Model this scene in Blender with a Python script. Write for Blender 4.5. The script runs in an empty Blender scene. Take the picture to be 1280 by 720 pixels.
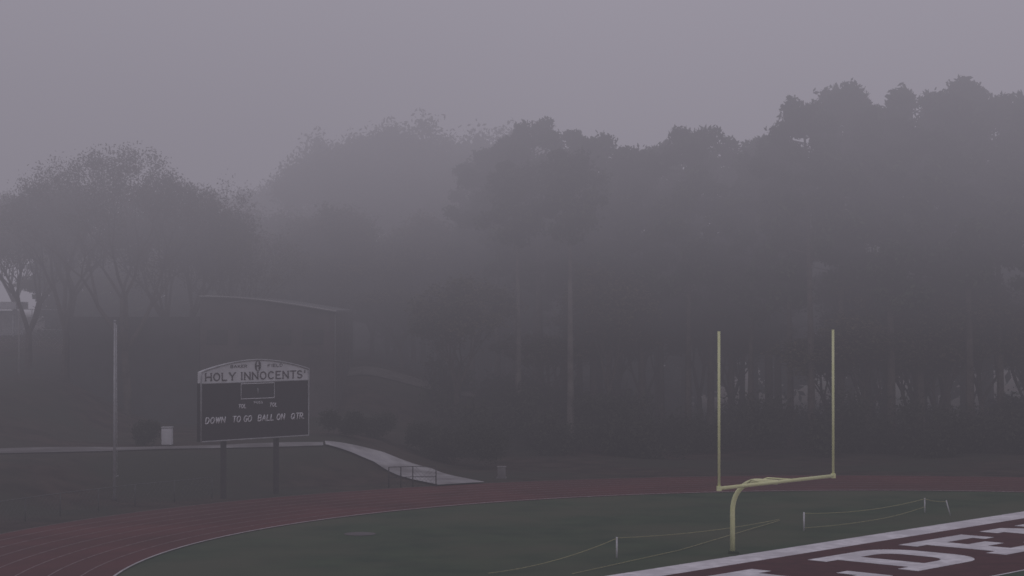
import bpy, math, random
import numpy as np
from mathutils import Vector, Matrix
random.seed(7); rng=np.random.default_rng(7)
scene=bpy.context.scene
F=2500.0; CH=10.0; PITCH=math.atan(25/2500)
def ss(t):
    t=np.clip(t,0,1); return t*t*(3-2*t)
# ---------- survey helpers: photo bearing -> world position ----------
def ray(u,v):
    x=(u-640)/F; z=-(v-360)/F; c,s=math.cos(PITCH),math.sin(PITCH)
    return (x, c-s*z, s+c*z)
def at_z(u,v,z=0.0):
    r=ray(u,v); t=(z-CH)/r[2]; return Vector((r[0]*t,r[1]*t,z))
def at_y(u,v,Y):
    r=ray(u,v); t=Y/r[1]; return Vector((r[0]*t,Y,CH+r[2]*t))
D=np.array([0.675,0.738]); D/=np.linalg.norm(D); N=np.array([-D[1],D[0]])
G=np.array([10.64,80.0]); C=np.array([19.48,75.1])
def fd(d,n,z=0.0):
    p=G+D*d+N*n; return (p[0],p[1],z)
# ---------- terrain ----------
def height(x,y):
    x=np.asarray(x,float); y=np.asarray(y,float)
    rel_d=(x-C[0])*D[0]+(y-C[1])*D[1]; rel_n=(x-C[0])*N[0]+(y-C[1])*N[1]
    nn=np.where(rel_n>0,rel_n,np.where(rel_n<-84,rel_n+84,0)); rho=np.sqrt(rel_d**2+nn**2)
    back=ss((y-88)/12)
    h=1.95*ss((rho-47.5)/8)*ss((-2.5-x)/9)*back
    h=h+3.3*ss((rho-60)/18)*ss((-23.5-x)/9)*back
    h=h+2.2*ss((y-135)/25)*ss((-8-x)/12)
    h=h+3.4*ss((y-134)/16)*ss((12-x)/14)*ss((x+22)/12)
    h=h+1.5*ss((y-140)/60)
    h=h+0.18*np.sin(x*.31+y*.17)*np.sin(y*.23-x*.11)*ss((rho-52)/10)
    return h
# ---------- materials ----------
def nodes(name):
    m=bpy.data.materials.new(name); m.use_nodes=True
    nt=m.node_tree; b=nt.nodes['Principled BSDF']; return m,nt,b
def noise_mat(name,c1,c2,scale=1.0,rough=.9,detail=4,c3=None,scale2=.1,metal=0,bump=0,spec=.3,diffuse=False):
    m,nt,b=nodes(name); L=nt.links
    tc=nt.nodes.new('ShaderNodeNewGeometry')
    n1=nt.nodes.new('ShaderNodeTexNoise'); n1.inputs['Scale'].default_value=scale; n1.inputs['Detail'].default_value=detail
    L.new(tc.outputs['Position'],n1.inputs['Vector'])
    r=nt.nodes.new('ShaderNodeValToRGB'); r.color_ramp.elements[0].position=.35; r.color_ramp.elements[1].position=.65
    r.color_ramp.elements[0].color=(*c1,1); r.color_ramp.elements[1].color=(*c2,1)
    L.new(n1.outputs['Fac'],r.inputs[0]); out=r.outputs[0]
    if diffuse:
        df=nt.nodes.new('ShaderNodeBsdfDiffuse'); L.new(out,df.inputs['Color'])
        L.new(df.outputs[0],nt.nodes['Material Output'].inputs['Surface']); nt.nodes.remove(b); return m
    if c3:
        n2=nt.nodes.new('ShaderNodeTexNoise'); n2.inputs['Scale'].default_value=scale2; n2.inputs['Detail'].default_value=5
        L.new(tc.outputs['Position'],n2.inputs['Vector'])
        r2=nt.nodes.new('ShaderNodeValToRGB'); r2.color_ramp.elements[0].position=.42; r2.color_ramp.elements[1].position=.62
        L.new(n2.outputs['Fac'],r2.inputs[0])
        mx=nt.nodes.new('ShaderNodeMixRGB'); L.new(r2.outputs[0],mx.inputs[0]); L.new(out,mx.inputs[1]); mx.inputs[2].default_value=(*c3,1); out=mx.outputs[0]
    L.new(out,b.inputs['Base Color']); b.inputs['Roughness'].default_value=rough; b.inputs['Metallic'].default_value=metal
    b.inputs['Specular IOR Level'].default_value=spec
    if bump:
        bp=nt.nodes.new('ShaderNodeBump'); bp.inputs['Strength'].default_value=bump; L.new(n1.outputs['Fac'],bp.inputs['Height']); L.new(bp.outputs[0],b.inputs['Normal'])
    return m
M={}
M['ground']=noise_mat('leaf_litter_ground',(.026,.019,.016),(.056,.040,.032),.6,c3=(.034,.036,.026),scale2=.09,bump=.3,spec=.1)
M['turf']=noise_mat('infield_grass',(.032,.056,.030),(.050,.078,.040),.4,c3=(.066,.078,.046),scale2=.13,spec=.1)
M['fieldturf']=noise_mat('field_turf',(.03,.06,.03),(.04,.075,.04),1.5,spec=.1)
M['ez']=noise_mat('endzone_turf_maroon',(.06,.017,.020),(.082,.024,.027),1.2,spec=.1)
M['white']=noise_mat('turf_paint_white',(.62,.60,.62),(.84,.82,.84),2.2,spec=.1,c3=(.58,.56,.58),scale2=.6)
M['track']=noise_mat('track_rubber',(.080,.026,.026),(.115,.036,.036),.25,c3=(.08,.032,.032),scale2=.08,spec=.1)
M['laneline']=noise_mat('lane_paint',(.18,.12,.12),(.28,.21,.21),2,spec=.1)
M['kerb']=noise_mat('track_kerb_paint',(.36,.35,.35),(.5,.48,.48),2)
M['concrete']=noise_mat('concrete',(.28,.27,.28),(.40,.39,.39),.7,c3=(.2,.19,.19),scale2=.4)
M['gravel']=noise_mat('gravel_path',(.14,.13,.13),(.24,.23,.23),.7,c3=(.10,.09,.09),scale2=.3)
M['gravel2']=noise_mat('dirt_track',(.06,.052,.046),(.10,.09,.08),.7)
M['yellow']=noise_mat('goal_yellow_paint',(.80,.83,.42),(.86,.88,.50),2,rough=.5)
M['galv']=noise_mat('galvanised_steel',(.30,.30,.31),(.4,.4,.41),3,rough=.5,metal=.2)
M['dullsteel']=noise_mat('weathered_fence_steel',(.07,.07,.07),(.11,.11,.11),3,rough=.7)
M['dark']=noise_mat('dark_steel',(.03,.028,.03),(.045,.04,.042),3,rough=.6)
M['panel']=noise_mat('scoreboard_black',(.012,.008,.012),(.018,.012,.016),3,rough=.6)
M['header']=noise_mat('scoreboard_header_white',(.54,.54,.55),(.66,.66,.67),1.5,rough=.6)
M['text']=noise_mat('scoreboard_lettering_white',(.7,.7,.72),(.8,.8,.82),3,rough=.6)
M['textdark']=noise_mat('header_lettering',(.03,.015,.02),(.045,.02,.03),3,rough=.6)
M['brick']=noise_mat('brick_wall',(.05,.043,.042),(.075,.062,.06),.8)
M['darkwall']=noise_mat('dark_cladding',(.028,.028,.028),(.042,.042,.042),1)
M['roof']=noise_mat('roof_metal',(.08,.08,.08),(.12,.12,.12),1)
M['trim']=noise_mat('roof_trim_pale',(.24,.23,.225),(.34,.33,.32),.6)
M['bark']=noise_mat('bark',(.05,.042,.036),(.09,.075,.065),2,detail=2,diffuse=True)
M['palebark']=noise_mat('pale_bark',(.15,.135,.12),(.08,.072,.065),1.2,detail=2,diffuse=True)
M['pine']=noise_mat('pine_needles',(.022,.034,.021),(.06,.075,.045),.7,detail=2,diffuse=True)
M['leaf']=noise_mat('broadleaf_foliage',(.05,.05,.03),(.085,.07,.045),.6,detail=2,diffuse=True)
M['bush']=noise_mat('bush_foliage',(.026,.03,.022),(.042,.045,.032),.5,detail=2,diffuse=True)
M['whiteobj']=noise_mat('white_plastic',(.6,.6,.62),(.7,.7,.72),2,rough=.5)
M['rope']=noise_mat('yellow_rope',(.34,.33,.18),(.44,.42,.22),5)
# ---------- mesh helpers ----------
def mk(name,verts,faces,mats,midx=None,parent=None,smooth=False):
    me=bpy.data.meshes.new(name); me.from_pydata([tuple(v) for v in verts],[],faces)
    for m in mats: me.materials.append(m)
    if midx is not None: me.polygons.foreach_set('material_index',midx)
    if smooth: me.polygons.foreach_set('use_smooth',[True]*len(me.polygons))
    me.update(); o=bpy.data.objects.new(name,me); scene.collection.objects.link(o)
    if parent: o.parent=parent
    return o
def empty(name,loc=(0,0,0)):
    e=bpy.data.objects.new(name,None); scene.collection.objects.link(e); return e
def tube_data(pts,rads,seg=8,base=0,cap=True):
    V=[];Fc=[]; pts=[Vector(p) for p in pts]; n=len(pts); prev=None
    for i,p in enumerate(pts):
        t=(pts[min(i+1,n-1)]-pts[max(i-1,0)]).normalized()
        ref=Vector((0,0,1)) if abs(t.z)<.9 else Vector((1,0,0))
        if prev is None: a=t.cross(ref).normalized()
        else: a=(prev-t*prev.dot(t)); a=a.normalized() if a.length>1e-5 else t.cross(ref).normalized()
        prev=a; b=t.cross(a)
        for k in range(seg):
            an=2*math.pi*k/seg; V.append(p+(a*math.cos(an)+b*math.sin(an))*rads[i])
    for i in range(n-1):
        for k in range(seg):
            k2=(k+1)%seg; Fc.append((base+i*seg+k,base+i*seg+k2,base+(i+1)*seg+k2,base+(i+1)*seg+k))
    if cap:
        Fc.append(tuple(base+k for k in range(seg))[::-1]); Fc.append(tuple(base+(n-1)*seg+k for k in range(seg)))
    return V,Fc
def tubes(name,lst,mat,parent=None,seg=8):
    V=[];Fc=[]
    for pts,r in lst:
        rads=r if isinstance(r,(list,tuple)) else [r]*len(pts)
        v,f=tube_data(pts,rads,seg,len(V)); V+=v;Fc+=f
    return mk(name,V,Fc,[mat],parent=parent,smooth=True)
def boxv(c,ax,ay,az,hx,hy,hz):
    c=Vector(c); out=[]
    for sx in(-1,1):
        for sy in(-1,1):
            for sz in(-1,1): out.append(c+ax*hx*sx+ay*hy*sy+az*hz*sz)
    return out
BF=[(0,1,3,2),(4,6,7,5),(0,4,5,1),(2,3,7,6),(0,2,6,4),(1,5,7,3)]
def box(name,c,h,mat,parent=None,ax=Vector((1,0,0)),ay=Vector((0,1,0)),bev=0):
    o=mk(name,boxv(c,ax,ay,Vector((0,0,1)),*h),BF,[mat],parent=parent)
    if bev:
        b=o.modifiers.new('b','BEVEL'); b.width=bev; b.segments=2
    return o
# ---------- ground ----------
def axis(lo,hi,flo,fhi,st):
    fine=np.arange(flo,fhi+st/2,st); a=[flo];s=st
    while a[-1]>lo: s*=1.35; a.append(a[-1]-s)
    b=[fhi];s=st
    while b[-1]<hi: s*=1.35; b.append(b[-1]+s)
    return np.concatenate([np.array(a[:0:-1]),fine,np.array(b[1:])])
xs=axis(-1800,1800,-70,70,1.0); ys=axis(-900,2200,60,200,1.0)
X,Y=np.meshgrid(xs,ys); Z=height(X,Y); nx=len(xs); ny=len(ys)
V=np.stack([X.ravel(),Y.ravel(),Z.ravel()],1).tolist()
Fc=[(j*nx+i,j*nx+i+1,(j+1)*nx+i+1,(j+1)*nx+i) for j in range(ny-1) for i in range(nx-1)]
mk('ground',V,Fc,[M['ground']],smooth=True)
def oval(r,seg=96):
    pts=[]
    for k in range(seg+1):
        a=math.pi*k/seg; p=C+D*r*math.cos(a)+N*r*math.sin(a); pts.append(p)
    for k in range(seg+1):
        a=math.pi+math.pi*k/seg; p=C-N*84+D*r*math.cos(a)+N*r*math.sin(a); pts.append(p)
    return pts
def ring(name,r0,r1,z,mat,z2=None,parent=None):
    a=oval(r0);b=oval(r1);n=len(a)
    V=[(p[0],p[1],z) for p in a]+[(p[0],p[1],z) for p in b]
    return mk(name,V,[(i,(i+1)%n,n+(i+1)%n,n+i) for i in range(n)],[mat],parent=parent)
R0=34.3; LW=1.22
o=oval(R0); mk('grass_infield',[(p[0],p[1],.012) for p in o],[tuple(range(len(o)))],[M['turf']])
tr=empty('running_track')
ring('track_surface',R0,R0+8*LW,.024,M['track'],parent=tr)
ring('inner_kerb',R0-.10,R0+.0,.06,M['kerb'],parent=tr)
for i in range(1,9): ring('lane_line_%d'%i,R0+i*LW-.03,R0+i*LW+.03,.034,M['laneline'],parent=tr)
# ---------- football field ----------
ff=empty('football_field')
def quad(name,d0,d1,n0,n1,z,mat): return mk(name,[fd(d0,n0,z),fd(d1,n0,z),fd(d1,n1,z),fd(d0,n1,z)],[(0,1,2,3)],[mat],parent=ff)
HW=24.38
quad('border_paint',-HW-1.83,HW+1.83,-111.5,1.6,.028,M['white'])
quad('turf',-HW,HW,-109.7,0,.036,M['fieldturf'])
quad('end_zone',-HW,HW,-9.14,-.02,.044,M['ez'])
for k in range(0,21): quad('yard_line_%d'%k,-HW,HW,-9.2-4.572*k,-9.09-4.572*k,.052,M['white'])
def curve_letter(name,loops,d0,ntop):
    cu=bpy.data.curves.new(name,'CURVE'); cu.dimensions='2D'; cu.fill_mode='BOTH'
    for lp in loops:
        s=cu.splines.new('POLY'); s.points.add(len(lp)-1)
        for i,(x,y) in enumerate(lp): s.points[i].co=(x,y,0,1)
        s.use_cyclic_u=True
    cu.materials.append(M['white'])
    o=bpy.data.objects.new(name,cu); scene.collection.objects.link(o)
    p=fd(d0,ntop-5.0,.054)
    o.matrix_world=Matrix(((D[0],N[0],0,p[0]),(D[1],N[1],0,p[1]),(0,0,1,p[2]),(0,0,0,1)))
    o.parent=ff
def rr(x0,x1,y0,y1,r,left=True,seg=10):
    pts=[]
    def arc(cx,cy,a0,a1,rad):
        for k in range(seg+1):
            a=math.radians(a0+(a1-a0)*k/seg); pts.append((cx+rad*math.cos(a),cy+rad*math.sin(a)))
    arc(x1-r,y0+r,-90,0,r); arc(x1-r,y1-r,0,90,r)
    if left: arc(x0+r,y1-r,90,180,r); arc(x0+r,y0+r,180,270,r)
    else: pts+= [(x0,y1),(x0,y0)]
    return pts
Lp=[(0,0),(5,0),(5,2),(4.2,2),(4.2,1.05),(2.2,1.05),(2.2,4.1),(3,4.1),(3,5),(0,5),(0,4.1),(.8,4.1),(.8,.9),(0,.9)]
Ep=[(0,0),(5.2,0),(5.2,1.6),(4.4,1.6),(4.4,1.0),(2.2,1.0),(2.2,2.05),(3.6,2.05),(3.6,2.95),(2.2,2.95),(2.2,4.0),(4.4,4.0),(4.4,3.4),(5.2,3.4),(5.2,5),(0,5),(0,4.1),(.8,4.1),(.8,.9),(0,.9)]
Dp=rr(0,5.5,0,5,1.7,False)[:-2]+[(0,5),(0,4.1),(.8,4.1),(.8,.9),(0,.9),(0,0)]
Dh=rr(2.2,4.1,1.05,3.95,.9,False)
Op=rr(0,5.4,0,5,1.7); Oh=rr(1.4,4.0,1.05,3.95,.8)
Np=[(0,0),(2.4,0),(2.4,.9),(1.9,.9),(1.9,3.0),(3.9,0),(5,0),(5,4.1),(5.5,4.1),(5.5,5),(3.2,5),(3.2,4.1),(3.8,4.1),(3.8,2.2),(1.9,5),(0,5),(0,4.1),(.6,4.1),(.6,.9),(0,.9)]
Gp=[(1.5,0),(5.2,0),(5.2,2.8),(3,2.8),(3,1.9),(3.9,1.9),(3.9,1),(1.9,1),(1.4,1.6),(1.4,3.5),(1.9,4),(3.9,4),(3.9,3.5),(5.2,3.5),(5.2,5),(1.4,5),(0,3.7),(0,1.3)]
for i,(nm,lp) in enumerate([('letter_g',[Gp]),('letter_o',[Op,Oh]),('letter_l',[Lp]),('letter_d',[Dp,Dh]),('letter_e',[Ep]),('letter_n',[Np])]):
    curve_letter(nm,lp,-20.2+i*6.75,-1.35)
# ---------- goal post ----------
gp=empty('goal_post')
def fv(d,n,z): return Vector(fd(d,n,z))
hw=3.95
box('base_sleeve',fv(0,2.2,.06),(.2,.2,.05),M['turf'],gp)
goose=[fv(0,2.25,.1),fv(0,2.25,1.75)]
for k in range(1,11):
    a=math.pi/2*k/10; goose.append(fv(0,2.25-1.3*(1-math.cos(a)),1.75+1.28*math.sin(a)))
goose.append(fv(0,.06,3.03))
tubes('gooseneck',[(goose,[.10]*len(goose))],M['yellow'],gp,14)
tubes('crossbar',[([fv(-hw-.05,0,3.05),fv(hw+.05,0,3.05)],.07)],M['yellow'],gp,12)
tubes('upright_1',[([fv(-hw,0,2.95),fv(-hw,0,9.1)],.053)],M['yellow'],gp,10)
tubes('upright_2',[([fv(hw,0,2.95),fv(hw,0,9.1)],.053)],M['yellow'],gp,10)
br=[fv(0,1.75,2.72),fv(-.55,.9,3.12),fv(-.95,.05,3.08)]; br2=[fv(0,1.75,2.72),fv(.55,.9,3.12),fv(.95,.05,3.08)]
tubes('brace',[(br,.035),(br2,.035)],M['yellow'],gp,8)
box('collar_1',fv(-hw,0,3.05),(.09,.09,.09),M['yellow'],gp); box('collar_2',fv(hw,0,3.05),(.09,.09,.09),M['yellow'],gp)
rb=empty('rope_barrier')
A=at_z(771,698); B=at_z(1005,664); Cc=at_z(1156,641); E=at_z(1188,645)
up=Vector((0,0,1))
tubes('posts',[([A,A+up*.85],.035),([B,B+up*.85],.035),([Cc,Cc+up*.72],.03),([E,E+up*.75+Vector((-.2,0,0))],.025)],M['whiteobj'],rb,8)
def sag(a,b,s,n=12):
    return [a.lerp(b,k/n)-up*s*4*(k/n)*(1-k/n) for k in range(n+1)]
P=at_z(975,653); Q=at_z(610,720); 
tubes('ropes',[(sag(A+up*.82,P+up*.15,.15),.013),(sag(A+up*.8,Q+up*.1,.2),.013),(sag(at_z(715,719)+up*.05,at_z(850,689)+up*.05,0),.012),(sag(at_z(850,689)+up*.05,P+up*.1,0),.012),
 (sag(B+up*.8,Cc+up*.68,.2),.013),(sag(B+up*.15,at_z(1100,654)+up*.2,.05),.012),(sag(at_z(1100,654)+up*.2,Cc+up*.3,.05),.012),(sag(Cc+up*.68,E+up*.7+Vector((-.2,0,0)),.05),.013)],M['rope'],rb,6)
# ---------- scoreboard ----------
sb=empty('scoreboard')
PL=Vector((-16.1,103.5,0)); PR=Vector((-11.1,109.0,0)); sx=(PR-PL).normalized(); W=(PR-PL).length; sn=Vector((sx.y,-sx.x,0))
def sp(a,z,o=0): return PL+sx*a+up*z+sn*o
def prism(name,poly,o0,o1,mat):
    n=len(poly); V=[sp(a,z,o0) for a,z in poly]+[sp(a,z,o1) for a,z in poly]
    Fc=[tuple(range(n)),tuple(range(2*n-1,n-1,-1))]+[(i,i+n,(i+1)%n+n,(i+1)%n) for i in range(n)]
    return mk(name,V,Fc,[mat],parent=sb)
z0,z1,z2,z3=3.07,6.08,6.68,7.25
prism('display_panel',[(0,z0),(W,z0),(W,z1),(0,z1)],-.3,0,M['panel'])
arch=[(W-W*k/24, z2+(z3-z2)*math.sin(math.pi*k/24)**.9) for k in range(25)]
prism('header_sign',[(0,z1+.02),(W,z1+.02)]+arch,-.25,.02,M['header'])
def fr(name,pts,r,mat): return tubes(name,[(pts,r)],mat,sb,6)
fr('frame',[sp(0,z0,.03),sp(W,z0,.03),sp(W,z1,.03),sp(W,z2,.05)]+[sp(a,z,.05) for a,z in arch]+[sp(0,z1,.03),sp(0,z0,.03)],.045,M['galv'])
fr('header_rail',[sp(0,z1,.03),sp(W,z1,.03)],.03,M['galv'])
bx0,bx1,bz0,bz1=W*.36,W*.67,5.2,6.0
fr('clock_frame',[sp(bx0,bz0,.03),sp(bx1,bz0,.03),sp(bx1,bz1,.03),sp(bx0,bz1,.03),sp(bx0,bz0,.03)],.022,M['text'])
fr('clock_colon',[sp(W*.515,bz0+.25,.03),sp(W*.515,bz1-.25,.03)],.025,M['galv'])
def arcp(cx,cy,rx,ry,a0,a1,n=7): return [(cx+rx*math.cos(math.radians(a0+(a1-a0)*k/n)),cy+ry*math.sin(math.radians(a0+(a1-a0)*k/n))) for k in range(n+1)]
GL={'A':([[(0,0),(.4,1),(.8,0)],[(.15,.36),(.65,.36)]],[(0,0),(.8,0)]),
'B':([[(0,0),(0,1),(.4,1)]+arcp(.4,.76,.26,.24,90,-90)+[(0,.52)],[(.4,.52)]+arcp(.4,.26,.32,.26,90,-90)+[(0,0)]],[]),
'C':([arcp(.4,.5,.4,.5,45,315,10)],[]),'D':([[(0,0),(0,1),(.3,1)]+arcp(.3,.5,.42,.5,90,-90,8)+[(0,0)]],[]),
'E':([[(.62,1),(0,1),(0,0),(.65,0)],[(0,.52),(.5,.52)]],[]),'F':([[(.62,1),(0,1),(0,0)],[(0,.52),(.5,.52)]],[(0,0)]),
'G':([arcp(.4,.5,.4,.5,45,315,10)+[(.76,.45),(.5,.45)]],[]),'H':([[(0,0),(0,1)],[(.75,0),(.75,1)],[(0,.5),(.75,.5)]],[(0,0),(0,1),(.75,0),(.75,1)]),
'I':([[(.15,0),(.15,1)]],[(.15,0),(.15,1)]),'K':([[(0,0),(0,1)],[(.65,1),(0,.42)],[(.2,.58),(.68,0)]],[(0,0),(0,1),(.68,0)]),
'L':([[(0,1),(0,0),(.6,0)]],[(0,1)]),'N':([[(0,0),(0,1)],[(0,1),(.75,0)],[(.75,0),(.75,1)]],[(0,0),(.75,1)]),
'O':([arcp(.4,.5,.4,.5,0,360,14)],[]),'P':([[(0,0),(0,1),(.35,1)]+arcp(.35,.73,.3,.27,90,-90)+[(0,.46)]],[(0,0)]),
'Q':([arcp(.4,.5,.4,.5,0,360,14),[(.5,.3),(.85,-.02)]],[]),'R':([[(0,0),(0,1),(.38,1)]+arcp(.38,.74,.28,.26,90,-90)+[(0,.48)],[(.35,.48),(.7,0)]],[(0,0),(.7,0)]),
'S':([arcp(.33,.75,.3,.25,30,270,8)+arcp(.33,.25,.32,.25,90,-150,8)],[]),'T':([[(0,1),(.75,1)],[(.375,1),(.375,0)]],[(.375,0)]),
'W':([[(0,1),(.25,0)],[(.25,0),(.5,.9)],[(.5,.9),(.75,0)],[(.75,0),(1,1)]],[(0,1),(1,1)]),'Y':([[(0,1),(.38,.48)],[(.38,.48),(.76,1)],[(.38,.48),(.38,0)]],[(0,1),(.76,1),(.38,0)]),
"'":([[(.1,1),(.06,.75)]],[]),' ':([],[]),'.':([[(.05,0),(.05,.06)]],[])}
ADV={'I':.55,"'":.3,' ':.55,'W':1.35,'.':.25,'N':1.1,'O':1.15,'H':1.1,'A':1.15,'B':1.05,'D':1.1,'C':1.1,'Q':1.25}
def text(s,a,z,w,h,mat,r,shear=0,serif=False):
    x=0;L=[];S=[]
    for ch in s:
        st,se=GL[ch]; L+= [[(x+px,py) for px,py in q] for q in st]
        if serif: S+=[[(x+px-.10,py),(x+px+.10,py)] for px,py in se]
        x+=ADV.get(ch,1.0)
    x-=.25; k=w/x; lst=[]; c=0
    for q,rad in [(q,r) for q in L]+[(q,r*.6) for q in S]:
        for i in range(len(q)-1):
            c+=1; off=.03+.0006*(c%7)
            p0=sp(a-w/2+q[i][0]*k+shear*q[i][1]*h,z-h/2+q[i][1]*h,off); p1=sp(a-w/2+q[i+1][0]*k+shear*q[i+1][1]*h,z-h/2+q[i+1][1]*h,off)
            if (p1-p0).length<1e-4: continue
            e=(p1-p0).normalized()*rad*.6; lst.append(([p0-e,p1+e],rad))
    tubes('lettering',lst,mat,sb,8)
text("HOLY INNOCENTS'",W*.5,6.41,W*.92,.38,M['textdark'],.033,0,True)
text("BAKER",W*.34,6.93,W*.15,.14,M['textdark'],.014); text("FIELD",W*.68,6.93,W*.14,.14,M['textdark'],.014)
text("H",W*.515,6.93,.24,.34,M['textdark'],.033,0,True); 
tubes('crest_ring',[([sp(W*.515+.19*math.cos(t*.5236),6.93+.27*math.sin(t*.5236),.04) for t in range(13)],.02)],M['textdark'],sb,5)
text("DOWN",W*.125,4.15,W*.175,.30,M['text'],.029,.2); text("TO GO",W*.368,4.15,W*.175,.30,M['text'],.029,.2)
text("BALL ON",W*.64,4.15,W*.25,.30,M['text'],.029,.2); text("QTR.",W*.888,4.15,W*.12,.30,M['text'],.029,.2)
text("TOL",W*.37,4.82,W*.07,.19,M['text'],.022,.2); text("POSS",W*.52,4.98,W*.08,.11,M['text'],.012); text("TOL",W*.66,4.82,W*.07,.19,M['text'],.022,.2)
for a,nm in((.25,'leg_1'),(.74,'leg_2')):
    b=sp(W*a,0,-.15); gz=float(height(b.x,b.y)); box(nm,sp(W*a,(3.2+gz-.3)/2,-.42),(.1,.12,(3.2-gz+.3)/2+.0),M['dark'],sb,sx,sn)
box('cabinet_back',sp(W*.5,4.6,-.36),(W*.48,.05,1.3),M['dark'],sb,sx,sn)
# ---------- flagpole ----------
fb=at_z(143,628); fb.z=float(height(fb.x,fb.y)); ft=10-(403-385)/F*fb.y
fp=empty('flagpole')
tubes('pole',[([fb,Vector((fb.x,fb.y,ft))],[.08,.05])],M['galv'],fp,10)
tubes('base_collar',[([fb-up*.1,fb+up*.15],[.16,.12])],M['dark'],fp,12)
tubes('finial',[([Vector((fb.x,fb.y,ft-.02)),Vector((fb.x,fb.y,ft+.06)),Vector((fb.x,fb.y,ft+.12))],[.03,.08,.03])],M['galv'],fp,10)
tubes('halyard',[([fb+Vector((.13,0,1.2)),Vector((fb.x+.09,fb.y,ft-.1))],.012)],M['whiteobj'],fp,5)
tubes('cleat',[([fb+Vector((.06,0,1.2)),fb+Vector((.2,0,1.25))],.03)],M['galv'],fp,6)
# ---------- paths ----------
def ribbon(name,left,right,mat,off=.07,sub=14,cross=6):
    def res(pl,n):
        pl=[Vector((p[0],p[1],0)) for p in pl]; seg=[(pl[i+1]-pl[i]).length for i in range(len(pl)-1)]; T=sum(seg); out=[]
        for k in range(n+1):
            s=T*k/n; i=0
            while i<len(seg)-1 and s>seg[i]: s-=seg[i]; i+=1
            out.append(pl[i].lerp(pl[i+1],min(1,s/seg[i])))
        return out
    n=sub*4; a=res(left,n);b=res(right,n);V=[]
    for i in range(n+1):
        for j in range(cross+1):
            p=a[i].lerp(b[i],j/cross); V.append((p.x,p.y,float(height(p.x,p.y))+off))
    w=cross+1
    return mk(name,V,[(i*w+j,i*w+j+1,(i+1)*w+j+1,(i+1)*w+j) for i in range(n) for j in range(cross)],[mat],smooth=True)
def hit(u,v):
    r=ray(u,v); t=60.
    while t<400:
        if CH+r[2]*t<=float(height(r[0]*t,r[1]*t)): break
        t+=.1
    return (r[0]*t,r[1]*t)
ribbon('footpath',[hit(-120,564),hit(0,562),hit(140,560),hit(290,556.5),hit(404,554)],[hit(-120,570),hit(0,568),hit(140,565),hit(290,561),hit(404,558)],M['gravel'],.06,25)
ribbon('concrete_ramp',[hit(406,553.5),hit(440,558),hit(480,568),hit(540,588),hit(606,605)],[hit(407,558),hit(440,568),hit(468,580),hit(510,600),hit(548,608.5)],M['concrete'],.12,14)
ribbon('dirt_track',[(-15,149),(-8,150),(0,152),(6,157)],[(-15,146),(-8,147),(0,149),(7,154)],M['gravel2'],.08)
tc=at_z(450,668); mk('throwing_circle',[(tc.x+.7*math.cos(a*math.pi/16),tc.y+.7*math.sin(a*math.pi/16),.03) for a in range(32)],[tuple(range(32))],[M['gravel']])
# ---------- fences ----------
def fence(name,pts,h,step,mat,mesh_step=0.0,rails=(1.0,)):
    lst=[]; pts=[Vector((p[0],p[1],0)) for p in pts]
    def gz(p): return Vector((p.x,p.y,float(height(p.x,p.y))))
    L=[];
    for i in range(len(pts)-1):
        n=max(1,int((pts[i+1]-pts[i]).length/step))
        for k in range(n): L.append(gz(pts[i].lerp(pts[i+1],k/n)))
    L.append(gz(pts[-1]))
    for p in L: lst.append(([p,p+up*h],.03))
    for r in rails: lst.append(([p+up*h*r for p in L],.02))
    if mesh_step:
        for i in range(len(L)-1):
            a,b=L[i],L[i+1]; n=int((b-a).length/mesh_step)
            for k in range(n):
                q=a.lerp(b,k/n); t=min(1.0,(1-k/n)*(b-a).length/h)
                lst.append(([q+up*.03,a.lerp(b,min(1,k/n+h*t/(b-a).length))+up*h*t],.005))
                q3=a.lerp(b,1-k/n); lst.append(([q3+up*.03,a.lerp(b,max(0,1-k/n-h*t/(b-a).length))+up*h*t],.005))
    return tubes(name,lst,mat,None,4)
def arcpts(r,a0,a1,n=14):
    return [tuple(C+D*r*math.cos(math.radians(a0+(a1-a0)*k/n))+N*r*math.sin(math.radians(a0+(a1-a0)*k/n))) for k in range(n+1)]
fence('chain_link_fence',arcpts(46.3,185,92),1.1,2.4,M['dullsteel'],.3)
fence('gate_fence',[hit(486,610),hit(516,609),hit(545,609)],1.15,.7,M['dark'],.2,(1,.5))
fence('chain_link_fence',[(-48,150),(-33,150)],3.0,3,M['galv'],.4,(1,.5))
# ---------- small things ----------
def locat(u,v): h=hit(u,v); return Vector((h[0],h[1],float(height(*h))))
p=locat(209,557); e=empty('portable_toilet')
box('cabin',p+up*.55,(.3,.3,.5),M['whiteobj'],e,bev=.03); box('roof',p+up*1.08,(.33,.33,.04),M['galv'],e,bev=.02); box('base',p+up*.03,(.34,.34,.03),M['dark'],e); box('door',p+Vector((0,-.305,.52)),(.2,.008,.4),M['header'],e)
p=locat(627,598); e=empty('utility_cabinet')
box('cabinet',p+up*.35,(.24,.2,.3),M['gravel'],e,bev=.02); box('lid',p+up*.68,(.27,.23,.025),M['gravel'],e); box('plinth',p+up*.03,(.3,.26,.04),M['gravel'],e)
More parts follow.
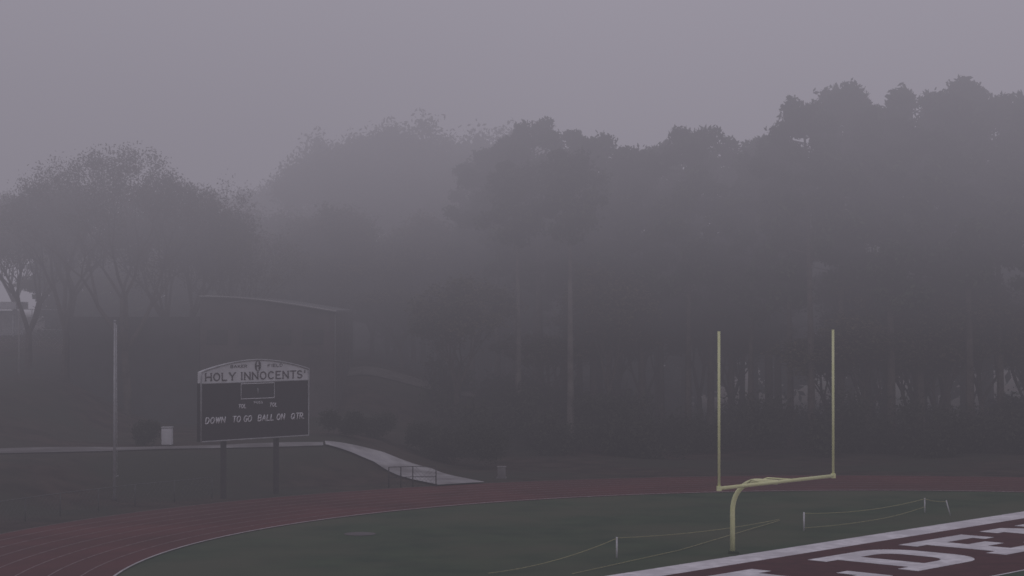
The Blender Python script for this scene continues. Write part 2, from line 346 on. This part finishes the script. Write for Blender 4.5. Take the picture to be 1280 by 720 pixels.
# ---------- arched building ----------
bd=empty('arched_building'); BY=138.0
def bp(u): return (u-640)/F*BY
xl,xm,xr=bp(88),bp(250),bp(421)
def yz(v): return 10-(v-385)/F*BY
def bprism(name,poly,y0,y1,mat):
    n=len(poly); V=[(a,y0,z) for a,z in poly]+[(a,y1,z) for a,z in poly]
    return mk(name,V,[tuple(range(n)),tuple(range(2*n-1,n-1,-1))]+[(i,i+n,(i+1)%n+n,(i+1)%n) for i in range(n)],[mat],parent=bd)
box('wing_walls',((xl+xm)/2-.02,BY+6,(yz(396)+0)/2),((xm-xl)/2-.02,6,yz(396)/2),M['darkwall'],bd)
top=[(xm+(xr-xm)*k/16, yz(391-19*math.sin(math.pi*(.5+.5*k/16))-0) ) for k in range(17)]
bprism('hall_walls',[(xm,0),(xr,0)]+top[::-1],BY,BY+14,M['brick'])
bprism('roof',[(x,z+.01) for x,z in top]+[(x,z+.16) for x,z in top[::-1]],BY-.3,BY+14.5,M['roof'])
tubes('roof_trim',[([Vector((x,BY-.32,z+.10)) for x,z in top],.055)],M['trim'],bd,6)
tubes('downpipe',[([Vector((xr-.1,BY-.12,top[-1][1])),Vector((xr-.1,BY-.12,2))],.04)],M['roof'],bd,6)
for k in range(4):
    xx=xm+1.2+k*2.2; box('window_%d'%k,(xx,BY-.02,8.0),(.7,.04,.5),M['darkwall'],bd)
box('door',(xm+4,BY-.03,4.4),(.9,.05,1.2),M['darkwall'],bd)
pv=empty('dugout_shelter'); X0=at_y(-60,385,158).x; X1=at_y(20,385,158).x
box('roof',((X0+X1)/2,160,at_y(0,382,158).z),((X1-X0)/2,2,.3),M['whiteobj'],pv)
box('back_wall',((X0+X1)/2,161.5,8.3),((X1-X0)/2-.3,.1,1.5),M['header'],pv)
tubes('posts',[([Vector((x,158.4,5)),Vector((x,158.4,10))],.09) for x in np.linspace(X0+.3,X1-.3,4)],M['galv'],pv)
X2=at_y(85,385,166).x
box('boundary_wall',((X0+X2)/2,166,8.9),((X2-X0)/2,.15,.35),M['trim'])
lp=locat(24,468); tubes('light_post',[([lp,Vector((lp.x,lp.y,at_y(24,386,lp.y).z))],[.09,.06])],M['trim'])
# ---------- trees ----------
def leafquads(cent,rad,n,size,flat=.75):
    cent=np.asarray(cent,float); rad=np.asarray(rad,float); k=len(cent)
    w=rad**2; idx=rng.choice(k,size=n,p=w/w.sum())
    d=rng.normal(size=(n,3)); d/=np.linalg.norm(d,axis=1)[:,None]
    r=rng.random(n)**.42*(1+.18*rng.normal(size=n))
    p=cent[idx]+d*(r*rad[idx])[:,None]*np.array([1,1,flat])
    a=rng.normal(size=(n,3)); a/=np.linalg.norm(a,axis=1)[:,None]
    b=rng.normal(size=(n,3)); b-=a*(a*b).sum(1)[:,None]; b/=np.linalg.norm(b,axis=1)[:,None]
    s=size*(.6+.8*rng.random(n))[:,None]
    V=np.stack([p-a*s,p-b*s*.45,p+a*s,p+b*s*.45],1).reshape(-1,3)
    return V
def build(name,branches,V,leafmat,bark):
    BV=[];BFc=[]
    for pts,r,seg in branches:
        v,f=tube_data(pts,r,seg,len(BV),False); BV+=v;BFc+=f
    nb=len(BV); Vn=np.concatenate([np.array([tuple(v) for v in BV]),V]) ; n=len(V)//4
    me=bpy.data.meshes.new(name)
    faces=BFc+[(nb+4*i,nb+4*i+1,nb+4*i+2,nb+4*i+3) for i in range(n)]
    me.from_pydata(Vn.tolist(),[],faces); me.materials.append(bark); me.materials.append(leafmat)
    me.polygons.foreach_set('material_index',[0]*len(BFc)+[1]*n); me.update(); return me
def rd(a,b): return random.uniform(a,b)
def pine_mesh(i,H=24,base=.45,R=4.2,bark='bark',nleaf=14000):
    br=[]; lean=Vector((rd(-.8,.8),rd(-.8,.8),0)); tp=lambda t: Vector((0,0,H*t))+lean*t*t
    br.append(([tp(k/8)-up*(.5 if k==0 else 0) for k in range(9)],[.34*(1-.8*k/8) for k in range(9)],8))
    cs=[];rs=[]; nb=32; az=rd(0,6)
    lob=[rd(.5,1.25) for _ in range(6)]
    for b in range(nb):
        t=base+(0.96-base)*(b/nb)**.9; az+=2.4+rd(-.5,.5); tt=(t-base)/(1-base)
        prof=(math.sin(math.pi*min(1,.18+.80*tt)))**.75*lob[int(az*6/6.283)%6]
        Ln=R*prof*rd(.6,1.15); s=tp(t); dr=Vector((math.cos(az),math.sin(az),rd(.05,.6))).normalized(); e=s+dr*Ln
        mid=s.lerp(e,.5)-up*.15; br.append(([s,mid,e],[.09*(1-.5*tt),.06,.02],5))
        cs.append(e);rs.append(rd(.6,1.25))
        if Ln>2: cs.append(s.lerp(e,.6)+Vector((rd(-.5,.5),rd(-.5,.5),rd(0,.6)))); rs.append(rd(.5,.95))
        if Ln>3: 
            q=e+Vector((rd(-1.2,1.2),rd(-1.2,1.2),rd(-.3,.9))); br.append(([mid,q],[.04,.015],4)); cs.append(q); rs.append(rd(.5,.9))
    for k in range(5): cs.append(tp(.97)+Vector((rd(-1.2,1.2),rd(-1.2,1.2),rd(-1.4,.5)))); rs.append(rd(.5,.95))
    for k in range(7):
        t=rd(.2,base); a=rd(0,6.28); s=tp(t); br.append(([s,s+Vector((math.cos(a),math.sin(a),.2))*rd(.5,1.8)],[.04,.01],4))
    V=leafquads([tuple(c) for c in cs],rs,nleaf,.23)
    return build('pine_%d'%i,br,V,M['pine'],M[bark])
def broad_mesh(i,H=20,R=5,depth=5,nleaf=9000,leaf='leaf',dens=1.0,trunkf=.25,bark='bark',lr=.5,size=.16):
    br=[];tips=[]
    def grow(p,d,L,r,k):
        q1=p+d*L*.5+Vector((rd(-.1,.1),rd(-.1,.1),0))*L*.5; q=p+d*L+Vector((rd(-.1,.1),rd(-.1,.1),rd(0,.1)))*L*.5
        br.append(([p,q1,q],[r,r*.85,r*.7],8 if k==0 else (5 if k<3 else 3)))
        if k>=3: tips.append(q1); 
        if k>=depth: tips.append(q); return
        n=random.choice([2,3,3]) if k>0 else 4
        a0=rd(0,6.28)
        for j in range(n):
            a=a0+6.283*j/n+rd(-.4,.4); t=Vector((math.cos(a),math.sin(a),0)); sp_=rd(.35,.85)
            nd=(d+t*sp_+up*.12).normalized(); grow(q,nd,L*rd(.66,.86),r*.6,k+1)
    grow(Vector((0,0,-.4)),up,H*trunkf,.3,0)
    T=np.array([tuple(t) for t in tips]); zs=T[:,2].max(); xsx=np.percentile(np.hypot(T[:,0],T[:,1]),96)
    kz=(H-.5)/zs; kx=R/xsx
    T=T*np.array([kx,kx,kz]); br=[([Vector((p.x*kx,p.y*kx,p.z*kz)) for p in pts],r,s) for pts,r,s in br]
    V=leafquads(T,[lr*rd(.6,1.4) for _ in T],nleaf,size,1)
    return build('broad_%d'%i,br,V,M[leaf],M[bark])
pines=[pine_mesh(i,24,rd(.36,.55),rd(3.4,4.8)) for i in range(7)]
broads=[broad_mesh(i,20,rd(4.5,5.5),6,13000,'leaf',lr=.8,size=.2,trunkf=rd(.15,.22)) for i in range(4)]
oak=broad_mesh(9,16,6.8,7,28000,'leaf',lr=.5,size=.085,trunkf=.10)
oak2=broad_mesh(10,13,4.6,6,20000,'leaf',lr=.6,size=.085,trunkf=.10)
pale=pine_mesh(20,24,.70,2.6,'palebark',5000)
def place(name,me,Hm,x,y,ztop,wid=1.0):
    g=float(height(x,y)); s=(ztop-g)/Hm
    o=bpy.data.objects.new(name,me); scene.collection.objects.link(o)
    o.location=(x,y,g); o.rotation_euler=(0,0,rd(0,6.28)); w=s*wid if s*wid>.8 else .8; o.scale=(w,w,s); return o
def tree_at(name,me,Hm,u,v,Yd,wid=1.0):
    p=at_y(u,v,Yd); return place(name,me,Hm,p.x,p.y,p.z,wid)
sky=[(590,192,156),(622,176,153),(645,165,150),(675,142,148),(706,156,150),(742,162,147),(772,188,152),(802,174,146),(826,172,150),(860,152,144),(888,168,147),(914,190,150),(938,188,144),(962,164,148),(988,158,141),(1014,116,138),(1050,95,140),(1084,106,142),(1114,124,138),(1150,104,140),(1182,92,142),(1212,100,139),(1250,106,141),(1285,104,138),(1330,104,141),(1380,120,140),(1440,110,142),(1500,130,140)]
for k,(u,v,y) in enumerate(sky): tree_at('pine_tree',pines[k%7],24.5,u,v,y,rd(.8,1.05))
for k in range(32):
    u=rd(560,1520); base=np.interp(u,[560,640,760,900,980,1050,1500],[235,225,225,235,205,180,180])
    tree_at('pine_tree',random.choice(pines),24.5,u,base+rd(5,80),rd(150,172),1.1)
for k in range(30):
    u=rd(560,1520); tree_at('broadleaf_tree',random.choice(broads),20,u,rd(290,430),rd(140,156),1.1)
for u,v,y in [(405,164,176),(440,158,174),(478,153,176),(510,143,174),(545,164,178),(560,190,174),(597,146,182),(618,156,184),(380,206,188),(575,230,176),(340,225,195),(300,232,192),(255,225,200),(425,225,172),(470,212,172),(520,215,172),(560,240,170)]:
    tree_at('broadleaf_tree',random.choice(broads),20,u,v,y,.95)
for k in range(22):
    u=rd(400,640); tree_at('broadleaf_tree',random.choice(broads),20,u,rd(250,400),rd(154,168),1.1)
for u,v,y in [(-120,240,175),(-40,235,170),(20,268,166),(70,270,170),(120,280,160),(175,270,162),(225,268,164),(275,262,168),(320,258,166),(365,262,166),(90,330,158),(200,320,158),(300,315,160),(385,300,162)]:
    tree_at('broadleaf_tree',random.choice(broads),20,u,v,y,1.25)
tree_at('oak_tree',oak,16,158,180,137,1.0)
tree_at('oak_tree',oak2,13,82,198,140,1.0)
tree_at('oak_tree',oak2,13,35,250,144,1.1)
tree_at('oak_tree',oak2,13,225,215,142,.9)
tree_at('oak_tree',oak2,13,290,255,146,1.0)
tree_at('oak_tree',oak,16,-60,230,150,1.0)
tree_at('pine_tree',pale,24.3,713,185,138,.9)
tree_at('pine_tree',pale,24.3,648,200,141,.8)
def mass(name,n,cs,rs,size,mat,flat=.9):
    V=leafquads(cs,rs,n,size,flat); me=bpy.data.meshes.new(name)
    me.from_pydata(V.tolist(),[],[(4*i,4*i+1,4*i+2,4*i+3) for i in range(len(V)//4)]); me.materials.append(mat); me.update()
    o=bpy.data.objects.new(name,me); scene.collection.objects.link(o); return o
cs=[];rs=[]
for k in range(330):
    x=rd(-22,100); y=rd(163,185); z=rd(1,13)+(3 if x>15 else 0); cs.append((x,y,z)); rs.append(rd(2,3.4))
for k in range(70):
    cs.append((rd(-37,-14),rd(156,164),rd(5,13.5))); rs.append(rd(1.4,2.4))
mass('distant_trees',150000,cs,rs,.5,M['pine'])
cs=[];rs=[]
for k in range(260):
    u=rd(540,1520); y=rd(133,152); x=(u-640)/F*y; g=float(height(x,y)); cs.append((x,y,g+rd(.2,3.4)*rd(.3,1))); rs.append(rd(.6,1.9))
mass('woodland_undergrowth',100000,cs,rs,.15,M['bush'])
def bush(u,v,w,h,y=None,n=3500):
    q=locat(u,v); c=[];r=[]
    for k in range(9): c.append((q.x+rd(-.5,.5)*w*.7,q.y+rd(-.4,.4)*w,q.z+rd(.25,.75)*h)); r.append(h*rd(.28,.42))
    return mass('bush',n,c,r,.08,M['bush'])
bush(180,557,1.8,1.5)
for u,v,w,h in [(430,545,3,1.6),(470,548,3,1.8),(520,565,3,1.8),(565,580,3,2.2),(600,585,3,2.8),(545,575,2.5,2)]: bush(u,v,w,h,n=5500)
# ---------- fog (stratified: thin at the ground, thick at tree-top height) ----------
fg=mk('fog',boxv((0,200,44),Vector((1,0,0)),Vector((0,1,0)),Vector((0,0,1)),500,500,46),BF,[])
m=bpy.data.materials.new('fog_glow_volume'); m.use_nodes=True; nt=m.node_tree; nt.nodes.clear(); L=nt.links
out=nt.nodes.new('ShaderNodeOutputMaterial'); geo=nt.nodes.new('ShaderNodeNewGeometry'); sep=nt.nodes.new('ShaderNodeSeparateXYZ'); L.new(geo.outputs['Position'],sep.inputs[0])
mr=nt.nodes.new('ShaderNodeMapRange'); mr.inputs['From Max'].default_value=80; L.new(sep.outputs['Z'],mr.inputs['Value'])
dr=nt.nodes.new('ShaderNodeValToRGB'); L.new(mr.outputs[0],dr.inputs[0]); cr=dr.color_ramp
SC=.03
prof=[(0,.0012),(8,.0020),(12,.0040),(16,.0077),(20,.0118),(26,.0165),(40,.022),(80,.022)]
cr.elements[0].position=0; cr.elements[0].color=(prof[0][1]/SC,)*3+(1,); cr.elements[1].position=1; cr.elements[1].color=(prof[-1][1]/SC,)*3+(1,)
for z,s in prof[1:-1]:
    e=cr.elements.new(z/80); e.color=(s/SC,)*3+(1,)
nm=nt.nodes.new('ShaderNodeMapRange'); nm.inputs['From Min'].default_value=-32; nm.inputs['From Max'].default_value=4; nm.inputs['To Min'].default_value=1.65*SC; nm.inputs['To Max'].default_value=1.0*SC; L.new(sep.outputs['X'],nm.inputs['Value'])
mu=nt.nodes.new('ShaderNodeMath'); mu.operation='MULTIPLY'; L.new(dr.outputs[0],mu.inputs[0]); L.new(nm.outputs[0],mu.inputs[1])
ab=nt.nodes.new('ShaderNodeVolumeAbsorption'); ab.inputs['Color'].default_value=(0,0,0,1); L.new(mu.outputs[0],ab.inputs['Density'])
er=nt.nodes.new('ShaderNodeValToRGB'); L.new(mr.outputs[0],er.inputs[0]); c=er.color_ramp
def fc(x): return (x*.99,x*.925,x*1.09,1)
c.elements[0].position=0; c.elements[0].color=fc(.22); c.elements[1].position=1; c.elements[1].color=fc(.52)  # fog glow set brighter with height, imitating more skylight higher up
for z,x in ((12,.23),(20,.255),(26,.31),(36,.45),(55,.51)):
    e=c.elements.new(z/80); e.color=fc(x)
em=nt.nodes.new('ShaderNodeEmission'); L.new(er.outputs[0],em.inputs['Color']); L.new(mu.outputs[0],em.inputs['Strength'])  # fog emits its own brightness in place of scattered daylight
ad=nt.nodes.new('ShaderNodeAddShader'); L.new(ab.outputs[0],ad.inputs[0]); L.new(em.outputs[0],ad.inputs[1]); L.new(ad.outputs[0],out.inputs['Volume'])
m.cycles.volume_step_rate=1.0
fg.data.materials.append(m)
# ---------- light ----------
w=bpy.data.worlds.new('World'); scene.world=w; w.use_nodes=True; nt=w.node_tree; bg=nt.nodes['Background']
skn=nt.nodes.new('ShaderNodeTexSky'); skn.sky_type='NISHITA'; skn.sun_disc=False; skn.sun_elevation=math.radians(35); skn.sun_rotation=math.radians(200); skn.dust_density=5
nt.links.new(skn.outputs[0],bg.inputs[0]); bg.inputs[1].default_value=.05
sl=bpy.data.lights.new('sun','SUN'); sl.energy=.6; sl.angle=math.radians(25); sl.color=(1,.94,.92)
so=bpy.data.objects.new('sun',sl); scene.collection.objects.link(so)
az=math.radians(200); el=math.radians(35); dv=Vector((math.sin(az)*math.cos(el),math.cos(az)*math.cos(el),math.sin(el))); so.rotation_euler=dv.to_track_quat('Z','Y').to_euler(); so.location=(0,0,60)
cam=bpy.data.cameras.new('camera'); co=bpy.data.objects.new('camera',cam); scene.collection.objects.link(co)
cam.sensor_width=36; cam.lens=F/1280*36; cam.clip_end=6000; co.location=(0,0,CH); co.rotation_euler=(math.pi/2+PITCH,0,0); scene.camera=co
cam.dof.use_dof=True; cam.dof.focus_distance=20; cam.dof.aperture_fstop=8
scene.view_settings.view_transform='Standard'; scene.view_settings.look='None'; scene.view_settings.exposure=0
